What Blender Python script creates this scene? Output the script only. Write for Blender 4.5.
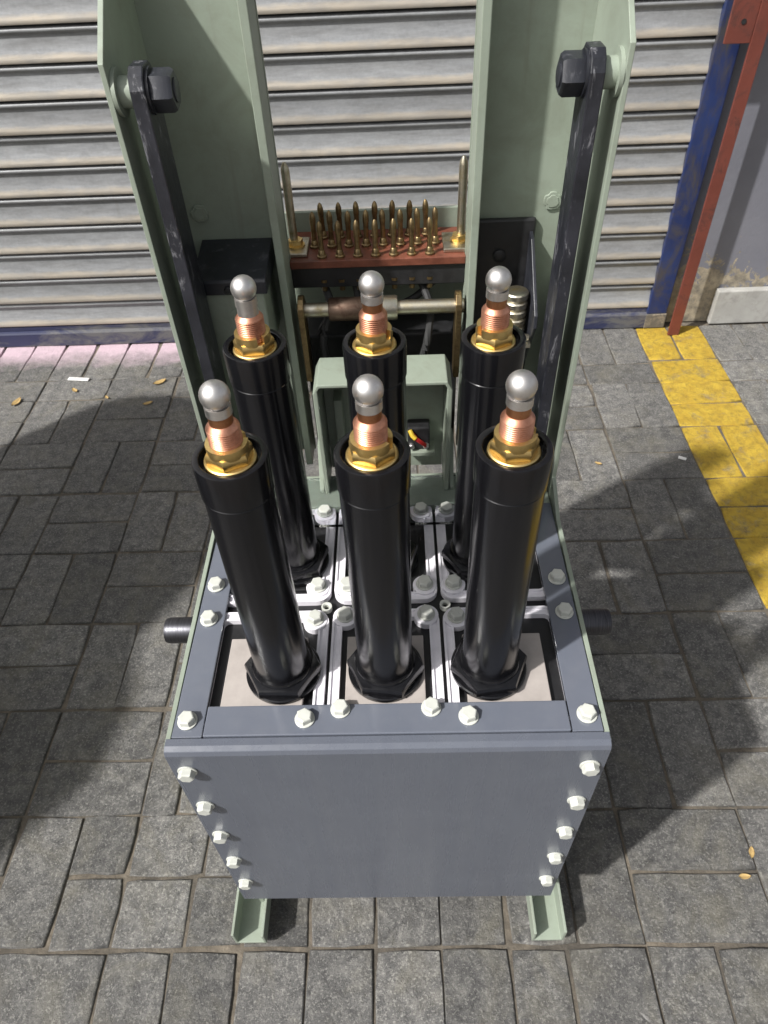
import bpy, bmesh, math, random
from mathutils import Vector, Matrix

# ------------------------------------------------------------------ camera, sky, sun, exposure
scn = bpy.context.scene
for o in list(bpy.data.objects):
    bpy.data.objects.remove(o, do_unlink=True)
col = scn.collection
G = 0.598            # height of the tank's lid above the paving (machine shapes are measured from the lid)

cd = bpy.data.cameras.new('camera')
cam = bpy.data.objects.new('camera', cd)
col.objects.link(cam)
pitch, roll, yaw = 0.79114, -0.05077, 0.03647
fw = Vector((0, math.cos(pitch), -math.sin(pitch)))
up = Vector((0, math.sin(pitch), math.cos(pitch)))
rt = Vector((1, 0, 0))
rt2 = rt * math.cos(roll) + up * math.sin(roll)
up2 = up * math.cos(roll) - rt * math.sin(roll)
M3 = Matrix((rt2, up2, -fw)).transposed()
M3 = Matrix.Rotation(yaw, 3, 'Z') @ M3
cam.matrix_world = Matrix.Translation((0.0216, -0.3182, 0.6518 + G)) @ M3.to_4x4()
cd.sensor_fit = 'VERTICAL'
cd.sensor_height = 24.0
cd.sensor_width = 18.0
cd.lens = 24.0 * 706.4 / 1024.0
cd.clip_start = 0.02
cd.clip_end = 3000
cd.dof.use_dof = True
cd.dof.focus_distance = 0.75
cd.dof.aperture_fstop = 11.0
scn.camera = cam

SUN_EL = math.radians(47.5)
SUN_DIR = Vector((1.55, 1.0, 0)).normalized() * math.cos(SUN_EL) - Vector((0, 0, math.sin(SUN_EL)))
world = bpy.data.worlds.new('World')
scn.world = world
world.use_nodes = True
wn = world.node_tree
wn.nodes.clear()
wo = wn.nodes.new('ShaderNodeOutputWorld')
bg = wn.nodes.new('ShaderNodeBackground')
sky = wn.nodes.new('ShaderNodeTexSky')
sky.sky_type = 'NISHITA'
sky.sun_disc = False
sky.sun_elevation = SUN_EL
sky.sun_rotation = math.atan2(-SUN_DIR.x, -SUN_DIR.y)
sky.dust_density = 4.0
hs = wn.nodes.new('ShaderNodeHueSaturation')
hs.inputs['Saturation'].default_value = 0.22
wn.links.new(sky.outputs[0], hs.inputs['Color'])
wn.links.new(hs.outputs[0], bg.inputs['Color'])
bg.inputs['Strength'].default_value = 0.085
wn.links.new(bg.outputs[0], wo.inputs['Surface'])

sl = bpy.data.lights.new('sun', 'SUN')
sl.energy = 3.8
sl.angle = math.radians(1.6)
sl.color = (1.0, 0.975, 0.945)
sun = bpy.data.objects.new('sun', sl)
sun.rotation_euler = SUN_DIR.to_track_quat('-Z', 'Y').to_euler()
sun.location = (-3, -2, 5)
col.objects.link(sun)

scn.view_settings.view_transform = 'Standard'
scn.view_settings.look = 'None'
scn.view_settings.gamma = 1.0
scn.view_settings.exposure = 0.62
scn.view_settings.use_curve_mapping = False

rnd = random.Random(7)

# ------------------------------------------------------------------ materials
MATS = {}

class NT:
    def __init__(s, name):
        s.m = bpy.data.materials.new(name)
        s.m.use_nodes = True
        s.t = s.m.node_tree
        s.b = s.t.nodes['Principled BSDF']
        MATS[name] = s.m
    def n(s, typ, **kw):
        nd = s.t.nodes.new(typ)
        for k, v in kw.items():
            if k.startswith('i_'):
                nd.inputs[k[2:].replace('_', ' ')].default_value = v
            else:
                setattr(nd, k, v)
        return nd
    def l(s, a, b):
        s.t.links.new(a, b)
    def coord(s, kind='Object', scale=(1, 1, 1)):
        tc = s.n('ShaderNodeTexCoord')
        mp = s.n('ShaderNodeMapping')
        mp.inputs['Scale'].default_value = scale
        s.l(tc.outputs[kind], mp.inputs['Vector'])
        return mp.outputs['Vector']
    def geo(s, scale=(1, 1, 1)):
        g = s.n('ShaderNodeNewGeometry')
        mp = s.n('ShaderNodeMapping')
        mp.inputs['Scale'].default_value = scale
        s.l(g.outputs['Position'], mp.inputs['Vector'])
        return mp.outputs['Vector']
    def noise(s, vec, scale, detail=6, rough=0.6, dist=0.0):
        nd = s.n('ShaderNodeTexNoise')
        nd.inputs['Scale'].default_value = scale
        nd.inputs['Detail'].default_value = detail
        nd.inputs['Roughness'].default_value = rough
        nd.inputs['Distortion'].default_value = dist
        s.l(vec, nd.inputs['Vector'])
        return nd.outputs['Fac']
    def ramp(s, fac, stops):
        r = s.n('ShaderNodeValToRGB')
        e = r.color_ramp.elements
        while len(e) < len(stops):
            e.new(0.5)
        for el, (p, c) in zip(e, stops):
            el.position = p
            el.color = (c[0], c[1], c[2], 1) if not isinstance(c, (int, float)) else (c, c, c, 1)
        s.l(fac, r.inputs[0])
        return r.outputs[0]
    def mix(s, fac, a, b, mode='MIX'):
        m = s.n('ShaderNodeMix', data_type='RGBA', blend_type=mode)
        for sock, v in ((m.inputs[0], fac), (m.inputs[6], a), (m.inputs[7], b)):
            if isinstance(v, (int, float)):
                sock.default_value = v
            elif isinstance(v, (tuple, list)):
                sock.default_value = (v[0], v[1], v[2], 1)
            else:
                s.l(v, sock)
        return m.outputs[2]
    def math(s, op, a, b=0.0):
        m = s.n('ShaderNodeMath', operation=op)
        for sock, v in ((m.inputs[0], a), (m.inputs[1], b)):
            if isinstance(v, (int, float)):
                sock.default_value = v
            else:
                s.l(v, sock)
        return m.outputs[0]
    def base(s, c):
        if isinstance(c, (tuple, list)):
            s.b.inputs['Base Color'].default_value = (c[0], c[1], c[2], 1)
        else:
            s.l(c, s.b.inputs['Base Color'])
    def rough(s, v):
        if isinstance(v, (int, float)):
            s.b.inputs['Roughness'].default_value = v
        else:
            s.l(v, s.b.inputs['Roughness'])
    def metal(s, v):
        if isinstance(v, (int, float)):
            s.b.inputs['Metallic'].default_value = v
        else:
            s.l(v, s.b.inputs['Metallic'])
    def bump(s, h, strength=0.3, dist=0.002):
        b = s.n('ShaderNodeBump')
        b.inputs['Strength'].default_value = strength
        b.inputs['Distance'].default_value = dist
        s.l(h, b.inputs['Height'])
        s.l(b.outputs[0], s.b.inputs['Normal'])

def simple(name, colour, rough=0.5, metal=0.0, var=0.12, scale=60, bump=0.0, spec=0.5, rvar=0.1):
    t = NT(name)
    v = t.geo()
    f = t.noise(v, scale, 6, 0.65)
    lo = [c * (1 - var) for c in colour]
    hi = [min(1, c * (1 + var)) for c in colour]
    t.base(t.ramp(f, [(0.3, lo), (0.7, hi)]))
    t.rough(t.ramp(f, [(0.3, max(0.02, rough - rvar)), (0.7, min(1, rough + rvar))]))
    t.metal(metal)
    t.b.inputs['Specular IOR Level'].default_value = spec
    if bump:
        t.bump(t.noise(v, scale * 4, 4, 0.6), bump, 0.001)
    return t

def mat_green():
    t = NT('green_paint')
    v = t.geo()
    f = t.noise(v, 9, 5, 0.6)
    c = t.ramp(f, [(0.3, (0.238, 0.277, 0.222)), (0.7, (0.278, 0.320, 0.260))])
    chips = t.ramp(t.noise(v, 55, 8, 0.75), [(0.70, 0), (0.735, 1)])
    c = t.mix(t.math('MULTIPLY', chips, 0.45), c, (0.15, 0.14, 0.11))
    grime = t.ramp(t.noise(v, 22, 8, 0.7, 0.6), [(0.45, 0), (0.75, 1)])
    c = t.mix(t.math('MULTIPLY', grime, 0.34), c, (0.13, 0.125, 0.09))
    run = t.ramp(t.noise(t.geo((70, 70, 3.5)), 1.0, 7, 0.7, 0.3), [(0.56, 0), (0.72, 1)])
    c = t.mix(t.math('MULTIPLY', run, 0.30), c, (0.16, 0.15, 0.115))
    scr = t.ramp(t.noise(t.geo((22, 22, 110)), 1.0, 8, 0.8, 0.8), [(0.685, 0), (0.71, 1)])
    c = t.mix(t.math('MULTIPLY', scr, 0.4), c, (0.42, 0.45, 0.40))
    t.base(c)
    t.rough(t.ramp(f, [(0.3, 0.38), (0.7, 0.52)]))
    t.bump(t.noise(v, 130, 4, 0.6), 0.12, 0.001)
mat_green()

def mat_pvc(name, coat, r0, r1, tone):
    t = NT(name)
    v = t.geo()
    streak = t.noise(t.geo((38, 38, 1.6)), 1.0, 4, 0.6)
    smear = t.noise(v, 13, 6, 0.65, 0.8)
    c = t.ramp(smear, [(0.3, [k * tone for k in (0.110, 0.121, 0.150)]), (0.7, [k * tone for k in (0.124, 0.137, 0.167)])])
    c = t.mix(t.math('MULTIPLY', t.ramp(streak, [(0.45, 0), (0.7, 1)]), 0.25), c, [k * tone for k in (0.150, 0.160, 0.182)])
    dust = t.ramp(t.noise(v, 260, 6, 0.8), [(0.66, 0), (0.74, 1)])
    c = t.mix(t.math('MULTIPLY', dust, 0.25), c, (0.3, 0.3, 0.29))
    t.base(c)
    r = t.ramp(t.noise(t.geo((60, 60, 4)), 1.0, 5, 0.65), [(0.3, r0), (0.7, r1)])
    t.rough(r)
    t.b.inputs['Specular IOR Level'].default_value = 0.6
    t.b.inputs['Coat Weight'].default_value = coat
    t.b.inputs['Coat Roughness'].default_value = 0.07
    t.bump(t.noise(t.geo((9, 9, 5)), 1.0, 1, 0.4), 0.04, 0.004)
mat_pvc('grey_pvc', 0.7, 0.08, 0.20, 1.0)
mat_pvc('satin_grey_pvc', 0.0, 0.22, 0.33, 0.85)

def mat_tube():
    t = NT('black_resin')
    v = t.geo()
    st = t.noise(t.geo((140, 140, 2.5)), 1.0, 5, 0.65)
    c = t.ramp(st, [(0.35, (0.0045, 0.0045, 0.0055)), (0.75, (0.0085, 0.0085, 0.010))])
    dust = t.ramp(t.noise(v, 330, 7, 0.82), [(0.655, 0), (0.74, 1)])
    c = t.mix(t.math('MULTIPLY', dust, 0.06), c, (0.22, 0.21, 0.2))
    t.base(c)
    t.rough(t.ramp(st, [(0.3, 0.14), (0.75, 0.26)]))
    t.b.inputs['Specular IOR Level'].default_value = 0.42
    t.bump(t.noise(t.geo((30, 30, 6)), 1.0, 3, 0.5), 0.04, 0.003)
mat_tube()

simple('black_matt', (0.014, 0.014, 0.015), 0.5, 0, 0.3, 80, 0.15)
simple('tank_black', (0.012, 0.012, 0.013), 0.42, 0, 0.3, 60, 0.1)
simple('nylon', (0.50, 0.51, 0.465), 0.36, 0, 0.06, 90, 0.06)
simple('white_rim', (0.78, 0.76, 0.80), 0.38, 0, 0.08, 60, 0.05)
simple('beige_laminate', (0.36, 0.325, 0.30), 0.42, 0, 0.1, 45, 0.05)
simple('brown_board', (0.15, 0.048, 0.028), 0.45, 0, 0.35, 70, 0.1)
simple('blocker_grey', (0.10, 0.11, 0.10), 0.6, 0, 0.2, 12, 0.1)
simple('rubber', (0.02, 0.02, 0.02), 0.7, 0, 0.2, 90, 0.1)
simple('red_wire', (0.5, 0.02, 0.02), 0.4)
simple('yellow_wire', (0.55, 0.38, 0.03), 0.4)
simple('dry_leaf', (0.38, 0.26, 0.10), 0.7, 0, 0.3, 200)
simple('paper', (0.75, 0.74, 0.72), 0.7, 0, 0.06, 100)

def metal_mat(name, colour, dark, rough, scale, thr=(0.4, 0.7), ani=(1, 1, 1), bump=0.1):
    t = NT(name)
    v = t.geo(ani)
    f = t.noise(v, scale, 7, 0.7, 0.4)
    t.base(t.ramp(f, [(thr[0], colour), (thr[1], dark)]))
    t.rough(t.ramp(f, [(0.3, rough - 0.06), (0.75, rough + 0.18)]))
    t.metal(1.0)
    t.bump(t.noise(v, scale * 3, 5, 0.6), bump, 0.0006)
metal_mat('silver', (0.72, 0.705, 0.69), (0.50, 0.47, 0.45), 0.38, 70, (0.42, 0.8))
metal_mat('copper', (0.72, 0.36, 0.24), (0.46, 0.20, 0.12), 0.34, 75)
metal_mat('dark_copper', (0.50, 0.25, 0.13), (0.33, 0.145, 0.07), 0.38, 70)
metal_mat('brass', (0.80, 0.60, 0.26), (0.58, 0.40, 0.14), 0.38, 60)
metal_mat('dull_brass', (0.33, 0.245, 0.125), (0.12, 0.08, 0.045), 0.38, 90)
metal_mat('zinc', (0.58, 0.55, 0.46), (0.34, 0.28, 0.15), 0.36, 50)
metal_mat('dark_steel', (0.10, 0.10, 0.11), (0.04, 0.04, 0.045), 0.38, 40, (0.4, 0.7), (30, 1, 1))
metal_mat('rusty_steel', (0.17, 0.12, 0.09), (0.07, 0.04, 0.03), 0.5, 70)

def mat_blackpaint():
    t = NT('worn_black_paint')
    v = t.geo()
    f = t.noise(t.geo((1, 1, 0.45)), 62, 9, 0.75, 0.5)
    c = t.ramp(t.noise(v, 18, 5, 0.6), [(0.3, (0.012, 0.013, 0.017)), (0.7, (0.028, 0.030, 0.038))])
    w = t.ramp(f, [(0.56, 0), (0.68, 1)])
    c = t.mix(t.math('MULTIPLY', w, 0.5), c, (0.15, 0.15, 0.165))
    t.base(c)
    t.rough(t.ramp(f, [(0.3, 0.28), (0.7, 0.5)]))
    t.bump(f, 0.25, 0.001)
mat_blackpaint()

def mat_bar():
    t = NT('bar_black_paint')
    v = t.geo()
    f = t.noise(t.geo((1, 1, 0.3)), 85, 9, 0.78, 0.6)
    c = t.ramp(t.noise(v, 24, 6, 0.65), [(0.3, (0.008, 0.009, 0.012)), (0.72, (0.030, 0.031, 0.040))])
    w = t.ramp(f, [(0.57, 0), (0.62, 1)])
    c = t.mix(t.math('MULTIPLY', w, 0.6), c, (0.22, 0.22, 0.235))
    t.base(c)
    t.rough(t.ramp(f, [(0.3, 0.25), (0.7, 0.5)]))
    t.bump(f, 0.3, 0.001)
mat_bar()

def mat_paver(name, yellow=False):
    t = NT(name)
    v = t.geo()
    oi = t.n('ShaderNodeObjectInfo')
    big = t.noise(v, 3.2, 4, 0.6)
    mid = t.noise(v, 42, 10, 0.74, 0.3)
    fine = t.noise(v, 210, 8, 0.78)
    c = t.ramp(mid, [(0.34, (0.070, 0.069, 0.068)), (0.50, (0.135, 0.132, 0.127)), (0.66, (0.235, 0.228, 0.212))])
    sp = t.ramp(t.noise(v, 230, 6, 0.75), [(0.54, 0), (0.585, 1)])
    c = t.mix(t.math('MULTIPLY', sp, 0.55), c, (0.40, 0.39, 0.355))
    vo = t.n('ShaderNodeTexVoronoi')
    vo.inputs['Scale'].default_value = 260
    t.l(v, vo.inputs['Vector'])
    pit = t.ramp(vo.outputs['Distance'], [(0.10, 1), (0.22, 0)])
    pitm = t.math('MULTIPLY', pit, t.ramp(t.noise(v, 60, 5, 0.6), [(0.48, 0), (0.58, 0.8)]))
    c = t.mix(pitm, c, (0.03, 0.029, 0.028))
    dk = t.ramp(t.noise(v, 190, 7, 0.78), [(0.40, 1), (0.46, 0)])
    c = t.mix(t.math('MULTIPLY', dk, 0.5), c, (0.045, 0.043, 0.041))
    # each block its own tone
    tone = t.math('ADD', t.math('MULTIPLY', oi.outputs['Random'], 0.50), 0.75)
    cc = t.n('ShaderNodeCombineColor')
    for i in range(3):
        t.l(tone, cc.inputs[i])
    c = t.mix(1.0, c, cc.outputs[0], 'MULTIPLY')
    # tan sand rubbed over the blocks
    sand = t.ramp(t.noise(v, 11, 8, 0.7, 0.7), [(0.48, 0), (0.78, 1)])
    c = t.mix(t.math('MULTIPLY', sand, 0.5), c, (0.235, 0.215, 0.155))
    dirt = t.ramp(big, [(0.35, 0.75), (0.65, 0.0)])
    c = t.mix(t.math('MULTIPLY', dirt, 0.35), c, (0.07, 0.068, 0.065))
    # white lime splashes
    lime = t.ramp(t.noise(v, 7.5, 9, 0.72, 1.1), [(0.655, 0), (0.70, 1)])
    c = t.mix(t.math('MULTIPLY', lime, 0.55), c, (0.42, 0.41, 0.39))
    if yellow:
        pn = t.noise(v, 16, 9, 0.74, 0.5)
        pm = t.ramp(pn, [(0.32, 0.25), (0.46, 1)])
        yc = t.ramp(t.noise(v, 30, 6, 0.65), [(0.3, (0.40, 0.25, 0.022)), (0.7, (0.56, 0.39, 0.04))])
        c = t.mix(t.math('MULTIPLY', pm, 0.95), c, yc)
        blk = t.ramp(t.noise(v, 55, 9, 0.8, 0.5), [(0.48, 0), (0.64, 1)])
        c = t.mix(t.math('MULTIPLY', blk, 0.55), c, (0.10, 0.075, 0.03))
    # pink light at the shutter's foot, painted into the paver colour on the left
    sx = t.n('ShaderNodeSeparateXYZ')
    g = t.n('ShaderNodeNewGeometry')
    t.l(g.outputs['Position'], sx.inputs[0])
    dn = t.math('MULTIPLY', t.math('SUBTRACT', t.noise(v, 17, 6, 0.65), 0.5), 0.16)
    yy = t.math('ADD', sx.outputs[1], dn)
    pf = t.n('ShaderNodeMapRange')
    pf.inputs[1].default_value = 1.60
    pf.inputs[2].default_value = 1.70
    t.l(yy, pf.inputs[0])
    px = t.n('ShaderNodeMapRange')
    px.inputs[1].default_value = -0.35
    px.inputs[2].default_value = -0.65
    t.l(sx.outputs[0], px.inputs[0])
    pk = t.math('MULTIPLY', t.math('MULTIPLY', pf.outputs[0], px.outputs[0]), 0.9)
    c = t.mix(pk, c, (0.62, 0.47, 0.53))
    t.base(c)
    t.rough(t.ramp(mid, [(0.3, 0.62), (0.7, 0.85)]))
    t.b.inputs['Specular IOR Level'].default_value = 0.35
    h = t.math('ADD', t.math('MULTIPLY', mid, 0.9), t.math('MULTIPLY', fine, 0.55))
    t.bump(h, 1.0, 0.006)
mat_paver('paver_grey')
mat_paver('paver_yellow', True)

def mat_sand():
    t = NT('joint_sand')
    v = t.geo()
    f = t.noise(v, 60, 9, 0.75)
    b = t.noise(v, 6, 5, 0.65)
    c = t.ramp(f, [(0.3, (0.075, 0.064, 0.05)), (0.7, (0.23, 0.195, 0.15))])
    c = t.mix(t.ramp(b, [(0.4, 0.0), (0.65, 0.75)]), c, (0.06, 0.054, 0.046))
    t.base(c)
    t.rough(0.95)
    t.bump(f, 0.9, 0.006)
mat_sand()

def mat_slat():
    t = NT('galvanised_slat')
    tc = t.n('ShaderNodeTexCoord')
    sx = t.n('ShaderNodeSeparateXYZ')
    t.l(tc.outputs['Object'], sx.inputs[0])
    v = t.geo()
    f = t.noise(t.geo((1.2, 1, 6)), 14, 8, 0.7)
    sp = t.noise(v, 120, 5, 0.6)
    c = t.ramp(f, [(0.3, (0.215, 0.222, 0.228)), (0.7, (0.305, 0.312, 0.318))])
    c = t.mix(t.math('MULTIPLY', t.ramp(sp, [(0.35, 0.0), (0.7, 1.0)]), 0.25), c, (0.40, 0.41, 0.42))
    # tan road dust settled on the lower ledge of every slat (object z: 0 at the slat's foot)
    wob = t.math('MULTIPLY', t.math('SUBTRACT', t.noise(t.geo((3, 1, 9)), 4, 6, 0.7), 0.5), 0.018)
    zz = t.math('ADD', sx.outputs[2], wob)
    mr = t.n('ShaderNodeMapRange')
    mr.inputs[1].default_value = 0.0235
    mr.inputs[2].default_value = 0.0150
    t.l(zz, mr.inputs[0])
    d = t.math('MULTIPLY', mr.outputs[0], t.ramp(t.noise(t.geo((2, 1, 2)), 5, 6, 0.7), [(0.25, 0.45), (0.6, 0.95)]))
    c = t.mix(d, c, (0.43, 0.38, 0.31))
    oi = t.n('ShaderNodeObjectInfo')
    tone = t.math('ADD', t.math('MULTIPLY', oi.outputs['Random'], 0.22), 0.86)
    cc = t.n('ShaderNodeCombineColor')
    for i in range(3):
        t.l(tone, cc.inputs[i])
    c = t.mix(1.0, c, cc.outputs[0], 'MULTIPLY')
    gr = t.ramp(t.noise(t.geo((2.2, 1, 16)), 3.0, 9, 0.75, 0.5), [(0.42, 0), (0.72, 1)])
    c = t.mix(t.math('MULTIPLY', gr, 0.5), c, (0.15, 0.145, 0.135))
    st = t.ramp(t.noise(t.geo((26, 1, 2.0)), 1.0, 8, 0.75), [(0.60, 0), (0.75, 1)])
    c = t.mix(t.math('MULTIPLY', st, 0.35), c, (0.17, 0.15, 0.125))
    t.base(c)
    t.metal(0.25)
    t.rough(t.ramp(f, [(0.3, 0.42), (0.7, 0.6)]))
    t.bump(t.noise(t.geo((1, 1, 3)), 40, 5, 0.6), 0.2, 0.002)
mat_slat()

def chipped(name, colour, under, scale=22, thr=(0.60, 0.66), amount=0.85, rough=0.5, stretch=(1, 1, 1), colour2=None):
    t = NT(name)
    v = t.geo(stretch)
    f = t.noise(v, scale, 10, 0.75, 0.6)
    c2 = colour2 or [min(1, k * 1.35) for k in colour]
    c = t.ramp(t.noise(t.geo(), 9, 6, 0.65), [(0.3, colour), (0.7, c2)])
    w = t.ramp(f, [(thr[0], 0), (thr[1], 1)])
    c = t.mix(t.math('MULTIPLY', w, amount), c, under)
    t.base(c)
    t.rough(t.ramp(f, [(0.3, rough - 0.1), (0.7, rough + 0.25)]))
    t.bump(f, 0.3, 0.002)
chipped('blue_paint', (0.010, 0.020, 0.080), (0.055, 0.050, 0.048), 11, (0.46, 0.60), 0.9, 0.45, (1, 1, 0.5), (0.018, 0.036, 0.125))
chipped('rail_paint', (0.020, 0.024, 0.060), (0.13, 0.127, 0.12), 13, (0.47, 0.60), 0.85, 0.5, (0.4, 1, 1))
chipped('red_paint', (0.118, 0.030, 0.020), (0.05, 0.022, 0.018), 20, (0.54, 0.66), 0.7, 0.5)
chipped('concrete', (0.30, 0.295, 0.275), (0.19, 0.18, 0.165), 24, (0.5, 0.7), 0.6, 0.8)

chipped('dirty_plaster', (0.10, 0.09, 0.075), (0.30, 0.25, 0.18), 24, (0.5, 0.6), 0.7, 0.8)

def mat_wall():
    t = NT('grey_wall_paint')
    v = t.geo()
    f = t.noise(v, 5, 6, 0.6)
    c = t.ramp(f, [(0.3, (0.150, 0.152, 0.178)), (0.7, (0.180, 0.182, 0.208))])
    scuff = t.ramp(t.noise(t.geo((1, 1, 2.5)), 14, 9, 0.78, 0.4), [(0.66, 0), (0.72, 1)])
    c = t.mix(t.math('MULTIPLY', scuff, 0.3), c, (0.32, 0.31, 0.30))
    # flaking at the foot of the wall: bare cream plaster
    sx = t.n('ShaderNodeSeparateXYZ')
    g = t.n('ShaderNodeNewGeometry')
    t.l(g.outputs['Position'], sx.inputs[0])
    pn = t.noise(v, 17, 9, 0.7, 0.8)
    lim = t.math('MULTIPLY', t.math('SUBTRACT', pn, 0.30), 0.85)
    w = t.math('LESS_THAN', sx.outputs[2], lim)
    c = t.mix(w, c, t.ramp(t.noise(v, 26, 7, 0.7), [(0.35, (0.12, 0.11, 0.095)), (0.65, (0.42, 0.36, 0.26))]))
    t.base(c)
    t.rough(0.6)
    t.bump(t.math('ADD', t.noise(v, 70, 6, 0.65), t.math('MULTIPLY', w, -0.6)), 0.35, 0.003)
mat_wall()

def mat_clear():
    t = NT('clear_acrylic')
    t.base((0.93, 0.94, 0.96))
    t.rough(0.05)
    t.b.inputs['Transmission Weight'].default_value = 1.0
    t.b.inputs['IOR'].default_value = 1.3
    t.b.inputs['Specular IOR Level'].default_value = 0.5
mat_clear()

# ------------------------------------------------------------------ mesh helpers
class MB:
    """collects shapes, build() links them as ONE mesh object"""
    def __init__(s):
        s.v = []
        s.f = []
        s.smooth = []
    def add(s, vs, fs, smooth=False):
        k = len(s.v)
        s.v += [tuple(p) for p in vs]
        s.f += [tuple(i + k for i in f) for f in fs]
        s.smooth += [smooth] * len(fs)
        return s
    def box(s, x0, x1, y0, y1, z0, z1, bev=0.0):
        if bev <= 0:
            vs = [(x, y, z) for z in (z0, z1) for y in (y0, y1) for x in (x0, x1)]
            fs = [(0, 2, 3, 1), (4, 5, 7, 6), (0, 1, 5, 4), (2, 6, 7, 3), (0, 4, 6, 2), (1, 3, 7, 5)]
            return s.add(vs, fs)
        bm = bmesh.new()
        bmesh.ops.create_cube(bm, size=1)
        for w in bm.verts:
            w.co = Vector(((x0 + x1) / 2 + w.co.x * (x1 - x0), (y0 + y1) / 2 + w.co.y * (y1 - y0), (z0 + z1) / 2 + w.co.z * (z1 - z0)))
        bmesh.ops.bevel(bm, geom=bm.edges[:] + bm.verts[:], offset=bev, segments=2, affect='EDGES', profile=0.5)
        bm.verts.index_update()
        s.add([w.co.copy() for w in bm.verts], [[w.index for w in f.verts] for f in bm.faces])
        bm.free()
        return s
    def prism(s, poly, axis, a, b):
        """polygon (list of 2-tuples) extruded from a to b along axis; coordinates order: x:(y,z) y:(x,z) z:(x,y)"""
        def P(u, w, t):
            return {'x': (t, u, w), 'y': (u, t, w), 'z': (u, w, t)}[axis]
        n = len(poly)
        vs = [P(u, w, a) for u, w in poly] + [P(u, w, b) for u, w in poly]
        fs = [tuple(range(n))[::-1], tuple(range(n, 2 * n))]
        for i in range(n):
            j = (i + 1) % n
            fs.append((i, j, n + j, n + i))
        return s.add(vs, fs)
    def lathe(s, prof, origin, axis='z', seg=48, smooth=True, close=True):
        """profile of (radius, height) turned about an axis through origin"""
        ox, oy, oz = origin
        vs, fs = [], []
        for r, h in prof:
            for k in range(seg):
                a = 2 * math.pi * k / seg
                c, d = r * math.cos(a), r * math.sin(a)
                if axis == 'z':
                    vs.append((ox + c, oy + d, oz + h))
                elif axis == 'x':
                    vs.append((ox + h, oy + c, oz + d))
                else:
                    vs.append((ox + d, oy + h, oz + c))
        for i in range(len(prof) - 1):
            for k in range(seg):
                k2 = (k + 1) % seg
                fs.append((i * seg + k, i * seg + k2, (i + 1) * seg + k2, (i + 1) * seg + k))
        if close:
            fs.append(tuple(range(seg))[::-1])
            m = (len(prof) - 1) * seg
            fs.append(tuple(range(m, m + seg)))
        return s.add(vs, fs, smooth)
    def tube(s, pts, r, seg=10):
        pts = [Vector(p) for p in pts]
        vs, fs = [], []
        for i, p in enumerate(pts):
            d = (pts[min(i + 1, len(pts) - 1)] - pts[max(i - 1, 0)]).normalized()
            a = d.cross(Vector((0.31, 0.2, 0.93))).normalized()
            b = d.cross(a)
            for k in range(seg):
                t = 2 * math.pi * k / seg
                vs.append(p + a * (r * math.cos(t)) + b * (r * math.sin(t)))
        for i in range(len(pts) - 1):
            for k in range(seg):
                k2 = (k + 1) % seg
                fs.append((i * seg + k, i * seg + k2, (i + 1) * seg + k2, (i + 1) * seg + k))
        fs.append(tuple(range(seg))[::-1])
        m = (len(pts) - 1) * seg
        fs.append(tuple(range(m, m + seg)))
        return s.add(vs, fs, True)
    def mesh(s, name, mat, bevel=0.0):
        me = bpy.data.meshes.new(name)
        me.from_pydata(s.v, [], s.f)
        bm = bmesh.new()
        bm.from_mesh(me)
        bmesh.ops.recalc_face_normals(bm, faces=bm.faces[:])
        bm.to_mesh(me)
        bm.free()
        if any(s.smooth):
            me.polygons.foreach_set('use_smooth', [True] * len(me.polygons))
            me.set_sharp_from_angle(angle=math.radians(35))
        me.materials.append(MATS[mat])
        return me
    def build(s, name, mat, parent=None, loc=None, dz=0.0, bevel=0.0):
        if dz:
            s.v = [(x, y, z + dz) for x, y, z in s.v]
        me = s.mesh(name, mat)
        o = bpy.data.objects.new(name, me)
        col.objects.link(o)
        if parent:
            o.parent = parent
        if loc:
            o.location = loc
        if bevel:
            m = o.modifiers.new('bevel', 'BEVEL')
            m.width = bevel
            m.segments = 2
            m.limit_method = 'ANGLE'
            m.angle_limit = math.radians(40)
        return o

def place(name, mesh, parent=None, loc=(0, 0, 0), rot=(0, 0, 0)):
    o = bpy.data.objects.new(name, mesh)
    col.objects.link(o)
    o.parent = parent
    o.location = loc
    o.rotation_euler = rot
    return o

def empty(name, loc=(0, 0, 0)):
    o = bpy.data.objects.new(name, None)
    o.empty_display_size = 0.1
    o.location = loc
    col.objects.link(o)
    return o

def tag(o, label=None, cat=None, group=None, kind=None):
    for k, v in (('label', label), ('category', cat), ('group', group), ('kind', kind)):
        if v:
            o[k] = v
    return o

def hexpts(af, cx=0, cy=0, rot=0.0):
    r = af / math.sqrt(3)
    return [(cx + r * math.cos(rot + k * math.pi / 3), cy + r * math.sin(rot + k * math.pi / 3)) for k in range(6)]

# ------------------------------------------------------------------ ground: bedding sand and paving blocks
g = MB()
g.add([(-400, -400, 0), (400, -400, 0), (400, 400, 0), (-400, 400, 0)], [(0, 1, 2, 3)])
ground = g.build('ground', 'joint_sand', loc=(0, 0, -0.0050))
tag(ground, kind='structure')

MOD = 0.2085
X0, Y0 = 0.588 - 10 * MOD, -0.030 - 5 * MOD

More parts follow.
